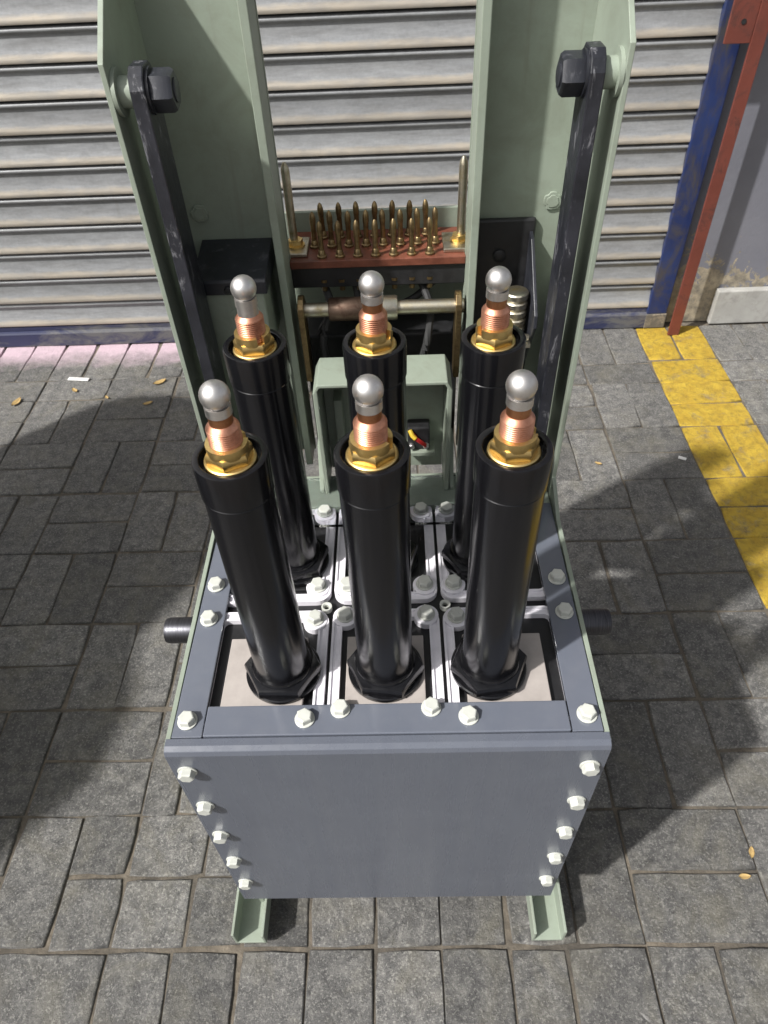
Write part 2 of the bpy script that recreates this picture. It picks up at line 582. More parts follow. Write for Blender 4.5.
def paver_mesh(lx, ly, seed, mat):
    """a worn block: uneven outline, rounded shoulder, top face at z = 0"""
    r = random.Random(seed)
    hx, hy = lx / 2, ly / 2
    nx, ny = (4, 2) if lx > ly else ((2, 4) if ly > lx else (3, 3))
    out = []
    def side(ax, ay, bx, by, n):
        for i in range(n):
            t = i / n
            out.append([ax + (bx - ax) * t, ay + (by - ay) * t, i == 0])
    side(-hx, -hy, hx, -hy, nx)
    side(hx, -hy, hx, hy, ny)
    side(hx, hy, -hx, hy, nx)
    side(-hx, hy, -hx, -hy, ny)
    ring, low, top = [], [], []
    n = len(out)
    for x, y, corner in out:
        j = 0.0015
        sx, sy = (1 if x > 0 else -1), (1 if y > 0 else -1)
        cut = r.uniform(0.0006, 0.003) if corner else 0
        x -= sx * cut * 0.8
        y -= sy * cut * 0.8
        x += r.uniform(-j, j)
        y += r.uniform(-j, j)
        low.append((x, y, -0.03))
        ring.append((x, y, -r.uniform(0.0016, 0.0038)))
        k = r.uniform(0.0014, 0.0034)
        top.append((x * (1 - k / hx), y * (1 - k / hy), r.uniform(-0.0006, 0.0006)))
    m = MB()
    fs = []
    for i in range(n):
        j = (i + 1) % n
        fs.append((i, j, n + j, n + i))
        fs.append((n + i, n + j, 2 * n + j, 2 * n + i))
    fs.append(tuple(range(2 * n, 3 * n)))
    m.add(low + ring + top, fs)
    me = m.mesh('paver', mat)
    me.polygons.foreach_set('use_smooth', [len(p.vertices) == 4 for p in me.polygons])
    return me

JT = 0.0042
variants = {}
def paver_variant(lx, ly, mat):
    key = (round(lx, 4), round(ly, 4), mat)
    if key not in variants:
        variants[key] = [paver_mesh(lx - JT, ly - JT, hash(key[:2]) % 1000 + 31 * i, mat) for i in range(8 if lx * ly > 0.018 else 4)]
    return rnd.choice(variants[key])

YEND = 1.742
blocks = []          # (cx, cy, lx, ly, yellow)
VERT_ROWS = {}       # overrides read off the photograph: cell -> list of pieces in cell units
over = {}
h = 0.5
for c in (5, 6, 7, 9):
    over[(c, 4)] = 'V'           # the soldier row nearest the camera
over[(4, 4)] = 'H'
over[(5, 4)] = [(0, 0, .5, 1), (.5, 0, 1, .45), (.5, .45, 1, 1)]
over[(8, 4)] = [(0, 0, .42, 1), (.42, 0, 1, .28), (.42, .28, 1, 1)]
over[(4, 5)] = [(0, 0, .52, 1), (.52, 0, 1, .52), (.52, .52, 1, 1)]
over[(5, 5)] = [(0, 0, .56, .5), (0, .5, .62, 1), (.56, 0, 1, .5), (.62, .5, 1, 1)]
over[(5, 6)] = [(0, 0, .30, 1), (.30, 0, 1, .5), (.30, .5, 1, 1)]
over[(7, 5)] = 'V'
for ci in range(0, 21):
    for cj in range(0, 14):
        x, y = X0 + ci * MOD, Y0 + cj * MOD
        # cell 10 starts at x = .588, row 5 at y = -.03; (10, 7) holds two upright blocks
        vert = ((ci - 10) + (cj - 7)) % 2 == 0
        o = over.get((ci, cj))
        if o == 'V':
            vert, o = True, None
        if o == 'H':
            vert, o = False, None
        if o is None:
            o = [(0, 0, .5, 1), (.5, 0, 1, 1)] if vert else [(0, 0, 1, .5), (0, .5, 1, 1)]
        for a, b, c, d in o:
            x0, x1, y0, y1 = x + a * MOD, x + c * MOD, y + b * MOD, y + d * MOD
            if y0 > 1.42:
                continue
            blocks.append(((x0 + x1) / 2, (y0 + y1) / 2, round(x1 - x0, 4), round(y1 - y0, 4), ci == 11 and cj >= 5))
for ci in range(0, 21):
    x, y = X0 + ci * MOD, Y0 + 12 * MOD - 0.0085 * 0
    sp = 0.118 if ci == 11 else 0.104
    for a, b, c, d in ((0, y, 1, y + sp), (0, y + sp, .5, YEND), (.5, y + sp, 1, YEND)):
        blocks.append((x + (a + c) / 2 * MOD, (b + d) / 2, round((c - a) * MOD, 4), round(d - b, 4), ci == 11))
def near(b):
    # inside the photograph's view first, nearest first
    p = Vector((b[0], b[1], 0)) - cam.location
    q = M3.transposed() @ p
    u, v = 706.4 * q.x / -q.z / 384, 706.4 * q.y / -q.z / 512
    inside = max(abs(u), abs(v)) if q.z < 0 else 99
    return (inside > 1.12, p.length)
blocks.sort(key=near)
rest = MB()
resty = MB()
for k, (cx, cy, lx, ly, yel) in enumerate(blocks):
    z = rnd.uniform(-0.0018, 0.0014)
    rot = (rnd.gauss(0, 0.009), rnd.gauss(0, 0.009), rnd.gauss(0, 0.008))
    dx, dy = rnd.gauss(0, 0.0010), rnd.gauss(0, 0.0010)
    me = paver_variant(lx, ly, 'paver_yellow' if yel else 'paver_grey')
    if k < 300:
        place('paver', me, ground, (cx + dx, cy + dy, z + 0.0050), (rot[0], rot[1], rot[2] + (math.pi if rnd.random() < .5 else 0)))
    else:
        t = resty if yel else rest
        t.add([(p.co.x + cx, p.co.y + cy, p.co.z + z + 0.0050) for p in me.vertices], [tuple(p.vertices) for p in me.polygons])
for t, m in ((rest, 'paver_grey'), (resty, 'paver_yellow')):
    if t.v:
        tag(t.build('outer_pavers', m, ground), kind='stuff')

# ------------------------------------------------------------------ roller shutter
WY = 1.75
PITCH = 0.0817
shutter = empty('roller_shutter', (-0.6, WY, 0))
tag(shutter, 'grey galvanised roller shutter with dusty tan slats, closed behind the machine', 'shutter')
SX0, SX1 = -2.4, 0.832
# (out towards the viewer, height) of one slat; foot at 0
prof = [(0.000, 0.003), (0.0135, 0.0015), (0.0150, 0.0055), (0.0135, 0.012), (0.0085, 0.024), (0.0050, 0.038), (0.0030, 0.052), (0.0025, 0.0600),
        (0.0040, 0.0635), (0.0085, 0.0655), (0.0105, 0.0695), (0.0090, 0.0740), (0.0040, 0.0765), (0.000, 0.0770)]
m = MB()
m.prism([(-o, z) for o, z in prof] + [(0.003, 0.0775), (0.003, 0.003)], 'x', SX0 + 0.6, SX1 + 0.6)
slat_me = m.mesh('slat', 'galvanised_slat')
slat_me.polygons.foreach_set('use_smooth', [len(p.vertices) == 4 for p in slat_me.polygons])
slat_me.set_sharp_from_angle(angle=math.radians(50))
for k in range(50):
    place('slat', slat_me, shutter, (rnd.uniform(-.002, .002), rnd.uniform(-0.001, 0.001), 0.072 + k * PITCH), (0, rnd.gauss(0, 0.0006), 0))
MB().box(SX0 + .6, SX1 + .6, 0.004, 0.03, 0.0, 4.3).build('backing_sheet', 'black_matt', shutter)
m = MB()
m.prism([(-0.020, 0.004), (-0.020, 0.047), (-0.017, 0.052), (-0.010, 0.054), (-0.010, 0.069), (0.003, 0.071), (0.003, 0.004)], 'x', SX0 + .6, SX1 + .6)
m.build('bottom_rail', 'rail_paint', shutter)
m = MB()
m.box(0.824 + .6, 0.887 + .6, -0.019, 0.06, 0.05, 4.3, 0.003)
m.build('guide_channel', 'blue_paint', shutter)
MB().box(0.822 + .6, 0.889 + .6, -0.021, 0.06, 0.0, 0.05, 0.003).build('guide_foot', 'dirty_plaster', shutter)

# red steel post standing off the wall
post = empty('steel_post', (0.905, 1.70, 0))
tag(post, 'rust red painted steel post standing beside the blue shutter guide', 'post')
MB().prism([(-0.016, -0.018), (0.018, -0.018), (0.018, 0.014), (0.012, 0.014), (0.012, -0.010), (-0.016, -0.010)], 'z', 0, 4.2).build('angle_bar', 'red_paint', post, bevel=0.001)
m = MB()
m.box(-0.079, -0.0165, -0.014, -0.006, 0.800, 1.15)
pl = m.build('fixing_plate', 'red_paint', post, bevel=0.001)
MB().lathe([(0.006, 0), (0.006, -0.002)], (-0.045, -0.0135, 0.845), 'y', 16).build('bolt_hole', 'black_matt', pl)

# wall to the right of the post and over the shutter
m = MB()
m.box(0.889, 3.2, 1.765, 2.0, 0, 4.4)
wall = m.build('wall', 'grey_wall_paint')
tag(wall, 'grey painted wall with flaking plaster at its foot, right of the red post', 'wall')
m = MB()
bx = MB()
pts = [(1.035, 1.737), (1.66, 1.744), (1.66, 1.7645), (1.036, 1.7645)]
bx.prism(pts, 'z', 0.002, 0.118)
cb = bx.build('concrete_block', 'concrete', bevel=0.004)
tag(cb, 'pale concrete skirting block lying against the foot of the grey wall', 'block')

# ------------------------------------------------------------------ the breaker truck
root = empty('circuit_breaker_truck', (0, 0, 0))
tag(root, 'green and grey withdrawable circuit breaker truck with six black contact tubes', 'circuit breaker')
def part(mb, name, mat, parent=None, bevel=0.0):
    return mb.build(name, mat, parent or root, None, G, bevel)

# runners on the paving: upward open channels
for sx in (-1, 1):
    m = MB()
    a, b = 0.203, 0.251
    m.prism([(sx * a, -0.583), (sx * b, -0.583), (sx * b, -0.540), (sx * (b - .004), -0.540), (sx * (b - .004), -0.578), (sx * (a + .004), -0.578), (sx * (a + .004), -0.546), (sx * a, -0.546)], 'y', -0.026, 0.62)
    rn = part(m, 'runner', 'green_paint', bevel=0.0008)
    for y in (0.09, 0.50):
        m = MB()
        m.lathe([(0.0165, -0.011), (0.018, -0.009), (0.018, 0.009), (0.0165, 0.011)], (sx * 0.227, y + .016, -0.5795), 'x', 24)
        part(m, 'wheel', 'zinc', rn)
    for y in (0.03, 0.42):
        m = MB()
        m.box(sx * 0.2135 - 0.006, sx * 0.2135 + 0.0015, y, y + 0.03, -0.5775, -0.445)
        part(m, 'runner_leg', 'green_paint', bevel=0.001)

# tank of grey sheet: front panel, side panels, floor, back
m = MB()
m.prism([(0.0, -0.456), (0.0, -0.0075), (0.0022, -0.0022), (0.0075, 0.0), (0.0155, 0.0), (0.0155, -0.006), (0.008, -0.006), (0.006, -0.008), (0.006, -0.456)], 'x', -0.2195, 0.2195)
front = part(m, 'front_panel', 'satin_grey_pvc', bevel=0.0006)
def bolt_mesh():
    m = MB()
    m.lathe([(0.0, 0.0), (0.0105, 0.0), (0.0108, 0.0006), (0.0108, 0.0016), (0.0100, 0.0020), (0.0, 0.0020)], (0, 0, 0), 'z', 24, True, False)
    hp = hexpts(0.0158)
    n = 6
    lay = [(0.0018, 1.0), (0.0078, 1.0), (0.0092, 0.93), (0.0098, 0.80)]
    vs = [(x * s, y * s, z) for z, s in lay for x, y in hp]
    fs = []
    for i in range(len(lay) - 1):
        for k in range(6):
            fs.append((i * 6 + k, i * 6 + (k + 1) % 6, (i + 1) * 6 + (k + 1) % 6, (i + 1) * 6 + k))
    fs.append(tuple(range(18, 24)))
    m.add(vs, fs)
    m.v = [(x * .94, y * .94, z * .95) for x, y, z in m.v]
    return m.mesh('nylon_bolt', 'nylon')
bolt_me = bolt_mesh()
bolt_me.polygons.foreach_set('use_smooth', [False] * len(bolt_me.polygons))
for sx in (-1, 1):
    for k in range(5):
        place('nylon_bolt', bolt_me, front, (sx * 0.2035, 0, G - 0.0385 - 0.0850 * k), (math.pi / 2, 0, 0)).rotation_euler = (math.pi / 2, rnd.uniform(0, 1), 0)
for sx in (-1, 1):
    # side plate: tank side and the tall upright cut from one sheet
    poly = [(0.0075, -0.456), (0.0075, -0.002), (0.30, 0.004), (0.352, 0.03), (0.353, 0.505), (0.472, 0.608), (0.49, 0.62), (0.49, -0.456)]
    m = MB()
    m.prism(poly, 'x', sx * 0.2155, sx * 0.2205)
    sp = part(m, 'side_plate', 'green_paint', bevel=0.0006)
    # lid flange along the side
    m = MB()
    m.prism([(sx * 0.2145, 0.0165), (sx * 0.2145, 0.335), (sx * 0.184, 0.335), (sx * 0.184, 0.0165)], 'z', -0.007, 0.0)
    fl = part(m, 'lid_flange', 'grey_pvc', bevel=0.0008)
    for y in (0.034, 0.160, 0.209):
        place('nylon_bolt', bolt_me, fl, (sx * 0.201, y, G + 0.0003), (0, 0, rnd.uniform(0, 1)))
    m = MB()
    m.lathe([(0.0115, 0), (0.0150, 0.0006), (0.0150, 0.030), (0.0138, 0.0335), (0.0100, 0.0345), (0.0095, 0.028)], (0, 0, 0), 'x', 32)
    if sx < 0:
        m.v = [(-x, y, z) for x, y, z in m.v]
    m.v = [(x + sx * 0.2205, y + 0.160, z - 0.019) for x, y, z in m.v]
    part(m, 'pivot_stub', 'dark_steel')
m = MB()
m.box(-0.2155, 0.2155, 0.0063, 0.486, -0.450, -0.440)
part(m, 'tank_floor', 'grey_pvc')
m = MB()
m.box(-0.2155, 0.2155, 0.4005, 0.408, -0.44, -0.020)
part(m, 'rear_panel', 'green_paint')
m = MB()
m.box(-0.2155, 0.2155, 0.0063, 0.4003, -0.030, -0.0115)
part(m, 'tank_deck', 'tank_black')
# front lid strip with its bolts
m = MB()
m.box(-0.1825, 0.1825, 0.0163, 0.0495, -0.0065, 0.0022)
strip = part(m, 'lid_strip', 'grey_pvc', bevel=0.0012)
for x, y in ((-0.0815, 0.033), (-0.046, 0.043), (0.046, 0.043), (0.083, 0.033)):
    place('nylon_bolt', bolt_me, strip, (x, y, G + 0.0023), (0, 0, rnd.uniform(0, 1)))
# rear lid plate
m = MB()
m.box(-0.214, 0.214, 0.3355, 0.398, -0.011, 0.0002)
part(m, 'rear_lid_plate', 'green_paint', bevel=0.0008)
# clear sheet lying at the rear of the lid
m = MB()
m.box(-0.112, 0.112, 0.300, 0.388, 0.0010, 0.0055)
cs = part(m, 'clear_sheet', 'clear_acrylic')

# six interrupter cells with white rims
def rounded(x0, x1, y0, y1, rads, seg=7):
    """rounded rectangle, radii for corners (x0y0, x1y0, x1y1, x0y1)"""
    pts = []
    for (cx, cy, a0), r in zip(((x0, y0, 180), (x1, y0, 270), (x1, y1, 0), (x0, y1, 90)), rads):
        sx = 1 if cx == x0 else -1
        sy = 1 if cy == y0 else -1
        for k in range(seg):
            a = math.radians(a0 + 90 * k / (seg - 1))
            pts.append((cx + sx * r + r * math.cos(a), cy + sy * r + r * math.sin(a)))
    return pts
def rim(x0, x1, y0, y1, w, z0, z1, ears):
    m = MB()
    R = 0.016
    outer = rounded(x0, x1, y0, y1, [R] * 4)
    inner = rounded(x0 + w, x1 - w, y0 + w, y1 - w, [R - w + 0.002] * 4)
    n = len(outer)
    lip = 0.0025
    mid = rounded(x0 + lip, x1 - lip, y0 + lip, y1 - lip, [R - lip] * 4)
    mid2 = rounded(x0 + w - lip, x1 - w + lip, y0 + w - lip, y1 - w + lip, [R - w + lip + 0.002] * 4)
    rings = [(outer, z0), (outer, z1), (mid, z1), (mid, z1 - 0.0022), (mid2, z1 - 0.0022), (mid2, z1), (inner, z1), (inner, z0)]
    vs = [(x, y, z) for ring, z in rings for x, y in ring]
    fs = []
    for i in range(len(rings)):
        j = (i + 1) % len(rings)
        for k in range(n):
            k2 = (k + 1) % n
            fs.append((i * n + k, i * n + k2, j * n + k2, j * n + k))
    m.add(vs, fs)
    for ex, ey in ears:
        m.lathe([(0.0, z0), (0.0140, z0), (0.0140, z1 + .0006), (0.0132, z1 + 0.0012), (0, z1 + 0.0012)], (ex, ey, 0), 'z', 28, False, False)
    return m
cells = []
for row, (y0, y1, by) in enumerate(((0.020, 0.1725, 0.159), (0.1855, 0.345, 0.2065))):
    for c, (x0, x1) in enumerate(((-0.1965, -0.0645), (-0.0605, 0.0605), (0.0645, 0.1965))):
        ears = []
        e0, e1 = x0 + 0.0145, x1 - 0.0145
        rear = 0.3285
        if c == 0:
            ears = [(e1 - .001, by)] + ([(e1, rear)] if row else [])
        elif c == 1:
            ears = [(e0, by + .004 * (1 - row)), (e1, by + .004 * (1 - row))] + ([(e0, rear), (e1, rear)] if row else [])
        else:
            ears = [(e0 + .001, by)] + ([(e0, rear)] if row else [])
        r_ = part(rim(x0, x1, y0, y1, 0.0115, -0.0113, -0.0035, ears), 'cell_rim', 'white_rim')
        for ex, ey in ears:
            place('nylon_bolt', bolt_me, r_, (ex, ey, G - 0.0022), (0, 0, rnd.uniform(0, 1)))
# beige laminate plates under the tubes
TS, TY = 0.109, (0.0923, 0.2471)
for row in (0, 1):
    for c in (-1, 0, 1):
        x = c * TS
        hw = 0.042
        if row == 0:
            m = MB().box((-0.172, -0.0425, 0.0845)[c + 1], (-0.0865, 0.0415, 0.170)[c + 1], 0.052, 0.136, -0.0112, -0.0040)
        else:
            m = MB().box((-0.172, -0.0425, 0.0845)[c + 1], (-0.0865, 0.0415, 0.170)[c + 1], 0.2055, 0.292, -0.0112, -0.0070)
        part(m, 'base_plate', 'beige_laminate' if row == 0 else 'tank_black', bevel=0.0008)
# small eyelets between the cells
for x in (-0.0685, 0.0685):
    m = MB()
    m.lathe([(0.0045, -0.011), (0.0062, -0.011), (0.0062, -0.0045), (0.0045, -0.0045), (0.0032, -0.006), (0.0032, -0.011)], (x, 0.179, 0), 'z', 20, True, False)
    part(m, 'eyelet', 'nylon')

# ---- contact tubes
def tube_prof():
    return [(0.0282, 0.004), (0.0284, 0.2665), (0.0278, 0.2672), (0.0278, 0.2682), (0.0294, 0.2690), (0.0296, 0.3012), (0.0290, 0.3026), (0.0282, 0.3030), (0.0246, 0.3030), (0.0240, 0.3024), (0.0238, 0.2950), (0.0, 0.2950)]
tube_m = MB().lathe(tube_prof(), (0, 0, 0), 'z', 64, True, False).mesh('contact_tube', 'black_resin')
fl = MB()
fl.lathe([(0.0, -0.0036), (0.0395, -0.0036), (0.0398, -0.0028), (0.0398, 0.0010), (0.0385, 0.0022), (0.030, 0.0022)], (0, 0, 0), 'z', 48, True, False)
hp = hexpts(0.071)
lay = [(0.0015, 1.0), (0.0095, 1.0), (0.0125, 0.965), (0.0135, 0.90)]
vs = [(x * s, y * s, z) for z, s in lay for x, y in hp]
fs = []
for i in range(3):
    for k in range(6):
        fs.append((i * 6 + k, i * 6 + (k + 1) % 6, (i + 1) * 6 + (k + 1) % 6, (i + 1) * 6 + k))
fs.append(tuple(range(18, 24)))
fl.add(vs, fs)
fl.lathe([(0.0315, 0.010), (0.0315, 0.0155), (0.0302, 0.0175), (0.027, 0.0175)], (0, 0, 0), 'z', 48, True, False)
flange_m = fl.mesh('hex_flange', 'black_resin')

def nut_mesh():
    m = MB()
    m.lathe([(0.0, 0.2955), (0.0203, 0.2955), (0.0206, 0.2965), (0.0203, 0.3000), (0.0192, 0.3008), (0.010, 0.3008)], (0, 0, 0), 'z', 48, True, False)
    hp = hexpts(0.0325)
    lay = [(0.3003, 0.95), (0.3015, 1.0), (0.3075, 1.0), (0.3100, 0.93)]
    vs = [(x * s, y * s, z) for z, s in lay for x, y in hp]
    fs = []
    for i in range(3):
        for k in range(6):
            fs.append((i * 6 + k, i * 6 + (k + 1) % 6, (i + 1) * 6 + (k + 1) % 6, (i + 1) * 6 + k))
    fs.append(tuple(range(18, 24)))
    m.add(vs, fs)
    # slotted locking collar
    seg, r1, r0 = 40, 0.0162, 0.0128
    ang = [math.radians(12) + k * math.radians(336) / seg for k in range(seg + 1)]
    vs, fs = [], []
    for a in ang:
        c, s_ = math.cos(a), math.sin(a)
        vs += [(r1 * c, r1 * s_, 0.3085), (r1 * c, r1 * s_, 0.3165), (r0 * c, r0 * s_, 0.3170), (r0 * c, r0 * s_, 0.3085)]
    for k in range(seg):
        for j in range(4):
            fs.append((4 * k + j, 4 * (k + 1) + j, 4 * (k + 1) + (j + 1) % 4, 4 * k + (j + 1) % 4))
    fs.append((0, 1, 2, 3))
    fs.append(tuple(4 * seg + j for j in (3, 2, 1, 0)))
    m.add(vs, fs, True)
    return m.mesh('brass_nut', 'brass')
nut_m = nut_mesh()
th = [(0.0124, 0.306)]
z = 0.309
while z < 0.3300:
    th += [(0.0127, z), (0.0127, z + 0.0006), (0.01205, z + 0.0011), (0.01205, z + 0.0014)]
    z += 0.0019
th += [(0.0124, 0.3312), (0.0098, 0.3345), (0.0088, 0.3350)]
thread_m = MB().lathe(th, (0, 0, 0), 'z', 40, True, False).mesh('copper_thread', 'copper')
neck_m = MB().lathe([(0.0090, 0.3345), (0.0090, 0.3455)], (0, 0, 0), 'z', 36, True, False).mesh('copper_neck', 'dark_copper')
neck2_m = MB().lathe([(0.0095, 0.3335), (0.0090, 0.3455)], (0, 0, 0), 'z', 36, True, False).mesh('silvered_neck', 'silver')
bp = [(0.0086, 0.3425), (0.0098, 0.3430), (0.0098, 0.3505)]
for k in range(0, 15):
    a = math.radians(-52 + k * (142 / 14))
    bp.append((max(0.0, 0.0112 * math.cos(a)), 0.3585 + 0.0112 * math.sin(a)))
ball_m = MB().lathe(bp, (0, 0, 0), 'z', 40, True, False).mesh('ball_tip', 'silver')
for row in (0, 1):
    for c in (-1, 0, 1):
        loc = (c * TS, TY[row], G)
        t = place('contact_tube', tube_m, root, loc, (rnd.gauss(0, 0.002), rnd.gauss(0, 0.002), rnd.uniform(0, 6)))
        place('hex_flange', flange_m, t, (0, 0, 0), (0, 0, -t.rotation_euler.z + rnd.uniform(-.2, .35)))
        nz = {(0, -1): 0.45, (0, 0): -0.35, (0, 1): 0.05, (1, -1): -0.95, (1, 0): -0.6, (1, 1): 3.6}[(row, c)]
        place('brass_nut', nut_m, t, (0, 0, 0), (0, 0, -t.rotation_euler.z + nz))
        place('copper_thread', thread_m, t)
        silvered = (row, c) == (1, -1)
        place('neck', neck2_m if silvered else neck_m, t)
        place('ball_tip', ball_m, t)

# ---- uprights: web, inner plate, swing bar and pivot bolt on each side
for sx in (-1, 1):
    m = MB()
    m.prism([(sx * 0.2155, -0.02), (sx * 0.2155, 0.70), (sx * 0.103, 0.70), (sx * 0.103, -0.02)], 'y', 0.480, 0.485)
    web = part(m, 'upright_web', 'green_paint')
    # welded plug on the web
    m = MB()
    wp = []
    vs = [(0, 0.4785, 0)]
    for k in range(20):
        a = k * math.pi / 10
        r = 0.0095 * (1 + rnd.uniform(-.12, .12))
        wp.append((r * math.cos(a), r * math.sin(a)))
    m.prism(wp, 'y', 0.4772, 0.4801)
    m.prism([(x * .7, z * .7) for x, z in wp], 'y', 0.4762, 0.4775)
    m.v = [(x + sx * 0.197, y, z_ + 0.330) for x, y, z_ in m.v]
    part(m, 'weld_spot', 'green_paint', web, 0.0006)
    m = MB()
    m.box(sx * 0.108 - 0.0045, sx * 0.108 + 0.0045, 0.436, 0.4798, -0.012, 0.70)
    part(m, 'inner_plate', 'green_paint', bevel=0.001)
    # swing bar
    m = MB()
    bar = [(0.350, 0.02), (0.350, 0.485), (0.354, 0.495), (0.362, 0.501), (0.382, 0.501), (0.389, 0.495), (0.392, 0.485), (0.392, 0.02)]
    m.prism(bar, 'x', sx * 0.186, sx * 0.199)
    b = part(m, 'swing_bar', 'bar_black_paint', bevel=0.0012)
    m = MB()
    m.lathe([(0.019, 0), (0.019, 0.0035), (0.0125, 0.0035), (0.0125, 0.0160)], (0, 0, 0), 'x', 32)
    if sx > 0:
        m.v = [(-x, y, z_) for x, y, z_ in m.v]
    m.v = [(x + sx * 0.2153, y + 0.371, z_ + 0.480) for x, y, z_ in m.v]
    part(m, 'spacer_boss', 'green_paint')
    m = MB()
    hp = hexpts(0.030, 0, 0, math.radians(8))
    lay = [(0.0, 0.95), (0.002, 1.0), (0.0165, 1.0), (0.0195, 0.88)]
    vs = [(d, y * s, z_ * s) for d, s in lay for y, z_ in hp]
    fs = [tuple(range(6))]
    for i in range(3):
        for k in range(6):
            fs.append((i * 6 + k, i * 6 + (k + 1) % 6, (i + 1) * 6 + (k + 1) % 6, (i + 1) * 6 + k))
    fs.append(tuple(range(18, 24)))
    m.add(vs, fs)
    m.lathe([(0.0185, -0.0015), (0.0185, 0.0008)], (0, 0, 0), 'x', 32)
    m.lathe([(0.0095, 0.0190), (0.0095, 0.0205), (0.008, 0.0212)], (0, 0, 0), 'x', 24)
    if sx > 0:
        m.v = [(-x, y, z_) for x, y, z_ in m.v]
    m.v = [(x + sx * 0.1845, y + 0.371, z_ + 0.480) for x, y, z_ in m.v]
    part(m, 'pivot_bolt', 'worn_black_paint')

# ---- relay box inside the left upright
m = MB()
m.prism([(-0.199, 0.282), (-0.125, 0.282), (-0.125, 0.196), (-0.130, 0.186), (-0.188, 0.186), (-0.199, 0.197)], 'y', 0.402, 0.4785)
rb = part(m, 'relay_box', 'green_paint', bevel=0.002)
m = MB()
m.prism([(0.3985, 0.272), (0.3985, 0.286), (0.401, 0.289), (0.4785, 0.300), (0.4785, 0.272)], 'x', -0.2015, -0.1205)
part(m, 'black_cap', 'worn_black_paint', rb, 0.001)
m = MB()
m.lathe([(0.004, 0), (0.004, -0.002), (0.0028, -0.0035)], (-0.163, 0.3985, 0.2785), 'y', 16)
part(m, 'cap_screw', 'black_matt', rb)
m = MB()
m.lathe([(0.0115, 0.0008), (0.0115, -0.0012), (0.0090, -0.0012), (0.0090, 0.0008)], (-0.156, 0.4018, 0.243), 'y', 28, True, False)
part(m, 'embossed_ring', 'green_paint', rb)

# ---- black catch plate and ribbed coil in the right upright
m = MB()
m.box(0.1135, 0.181, 0.472, 0.4795, 0.06, 0.314, 0.003)
cp = part(m, 'catch_plate', 'black_matt')
m = MB()
m.prism([(0.4715, 0.090), (0.4715, 0.300), (0.457, 0.297), (0.388, 0.240), (0.386, 0.226), (0.424, 0.160), (0.440, 0.09)], 'x', 0.174, 0.178)
part(m, 'side_flange', 'worn_black_paint', cp, 0.0008)
m = MB()
m.lathe([(0.0075, 0), (0.0075, -0.003), (0.0045, -0.0045)], (0.142, 0.472, 0.272), 'y', 20)
part(m, 'stud', 'black_matt', cp)
cpf = [(0.0, 0.120)]
z = 0.120
while z < 0.205:
    cpf += [(0.0125, z), (0.0137, z + 0.0015), (0.0137, z + 0.0070), (0.0125, z + 0.0085), (0.0118, z + 0.0088)]
    z += 0.0105
cpf += [(0.0, z - 0.0017)]
m = MB()
m.lathe(cpf, (0.158, 0.424, 0.040), 'z', 28, True, False)
part(m, 'ribbed_coil', 'zinc')
m = MB()
m.box(0.150, 0.1735, 0.388, 0.404, 0.200, 0.205)
m.tube([(0.150, 0.396, 0.208), (0.160, 0.394, 0.212), (0.171, 0.396, 0.209)], 0.004, 8)
part(m, 'terminal_clip', 'zinc')

# ---- plug contacts between the uprights
m = MB()
m.box(-0.1035, 0.1035, 0.474, 0.556, 0.262, 0.2715)
board = part(m, 'contact_board', 'brown_board', bevel=0.001)
m = MB()
m.box(-0.1035, 0.1035, 0.478, 0.550, 0.236, 0.2618)
part(m, 'board_carrier', 'black_matt', bevel=0.001)
pin_m = MB().lathe([(0.0058, 0.0), (0.0058, 0.002), (0.0044, 0.003), (0.0038, 0.008), (0.0030, 0.009), (0.0030, 0.026), (0.0036, 0.029), (0.0036, 0.036), (0.0026, 0.040), (0.0010, 0.0425), (0.0, 0.0428)], (0, 0, 0), 'z', 16, True, False).mesh('contact_pin', 'dull_brass')
tail_m = MB().lathe([(0.0, -0.042), (0.0034, -0.041), (0.0034, -0.030), (0.0055, -0.0295), (0.0055, -0.026)], (0, 0, 0), 'z', 10, True, False).mesh('pin_tail', 'dull_brass')
for row, (y, n, x0, dx) in enumerate(((0.484, 7, -0.0655, 0.0212), (0.511, 8, -0.0760, 0.0208), (0.536, 7, -0.0665, 0.0210))):
    for k in range(n):
        place('contact_pin', pin_m, board, (x0 + k * dx, y, G + 0.2717), (rnd.gauss(0, .02), rnd.gauss(0, .02), 0))
        place('pin_tail', tail_m, board, (x0 + k * dx, y - 0.002, G + 0.2717))
for sx in (-1, 1):
    m = MB()
    m.box(sx * 0.096 - 0.018, sx * 0.096 + 0.013, 0.484, 0.530, 0.2718, 0.2765)
    gp = part(m, 'guide_plate', 'zinc', bevel=0.001)
    m = MB()
    m.prism(hexpts(0.016, sx * 0.098, 0.506, .3), 'z', 0.2768, 0.2845)
    m.lathe([(0.0110, 0.2766), (0.0110, 0.2785)], (sx * 0.098, 0.506, 0), 'z', 24)
    part(m, 'guide_nut', 'brass', gp)
    m = MB()
    m.lathe([(0.0050, 0.280), (0.0050, 0.362), (0.0044, 0.366), (0.0018, 0.3715), (0.0, 0.372)], (sx * 0.0995, 0.506, 0), 'z', 24, True, False)
    part(m, 'guide_pin', 'zinc', gp)
m = MB()
m.box(-0.115, 0.150, 0.560, 0.566, 0.05, 0.294)
part(m, 'mechanism_plate', 'green_paint', bevel=0.001)

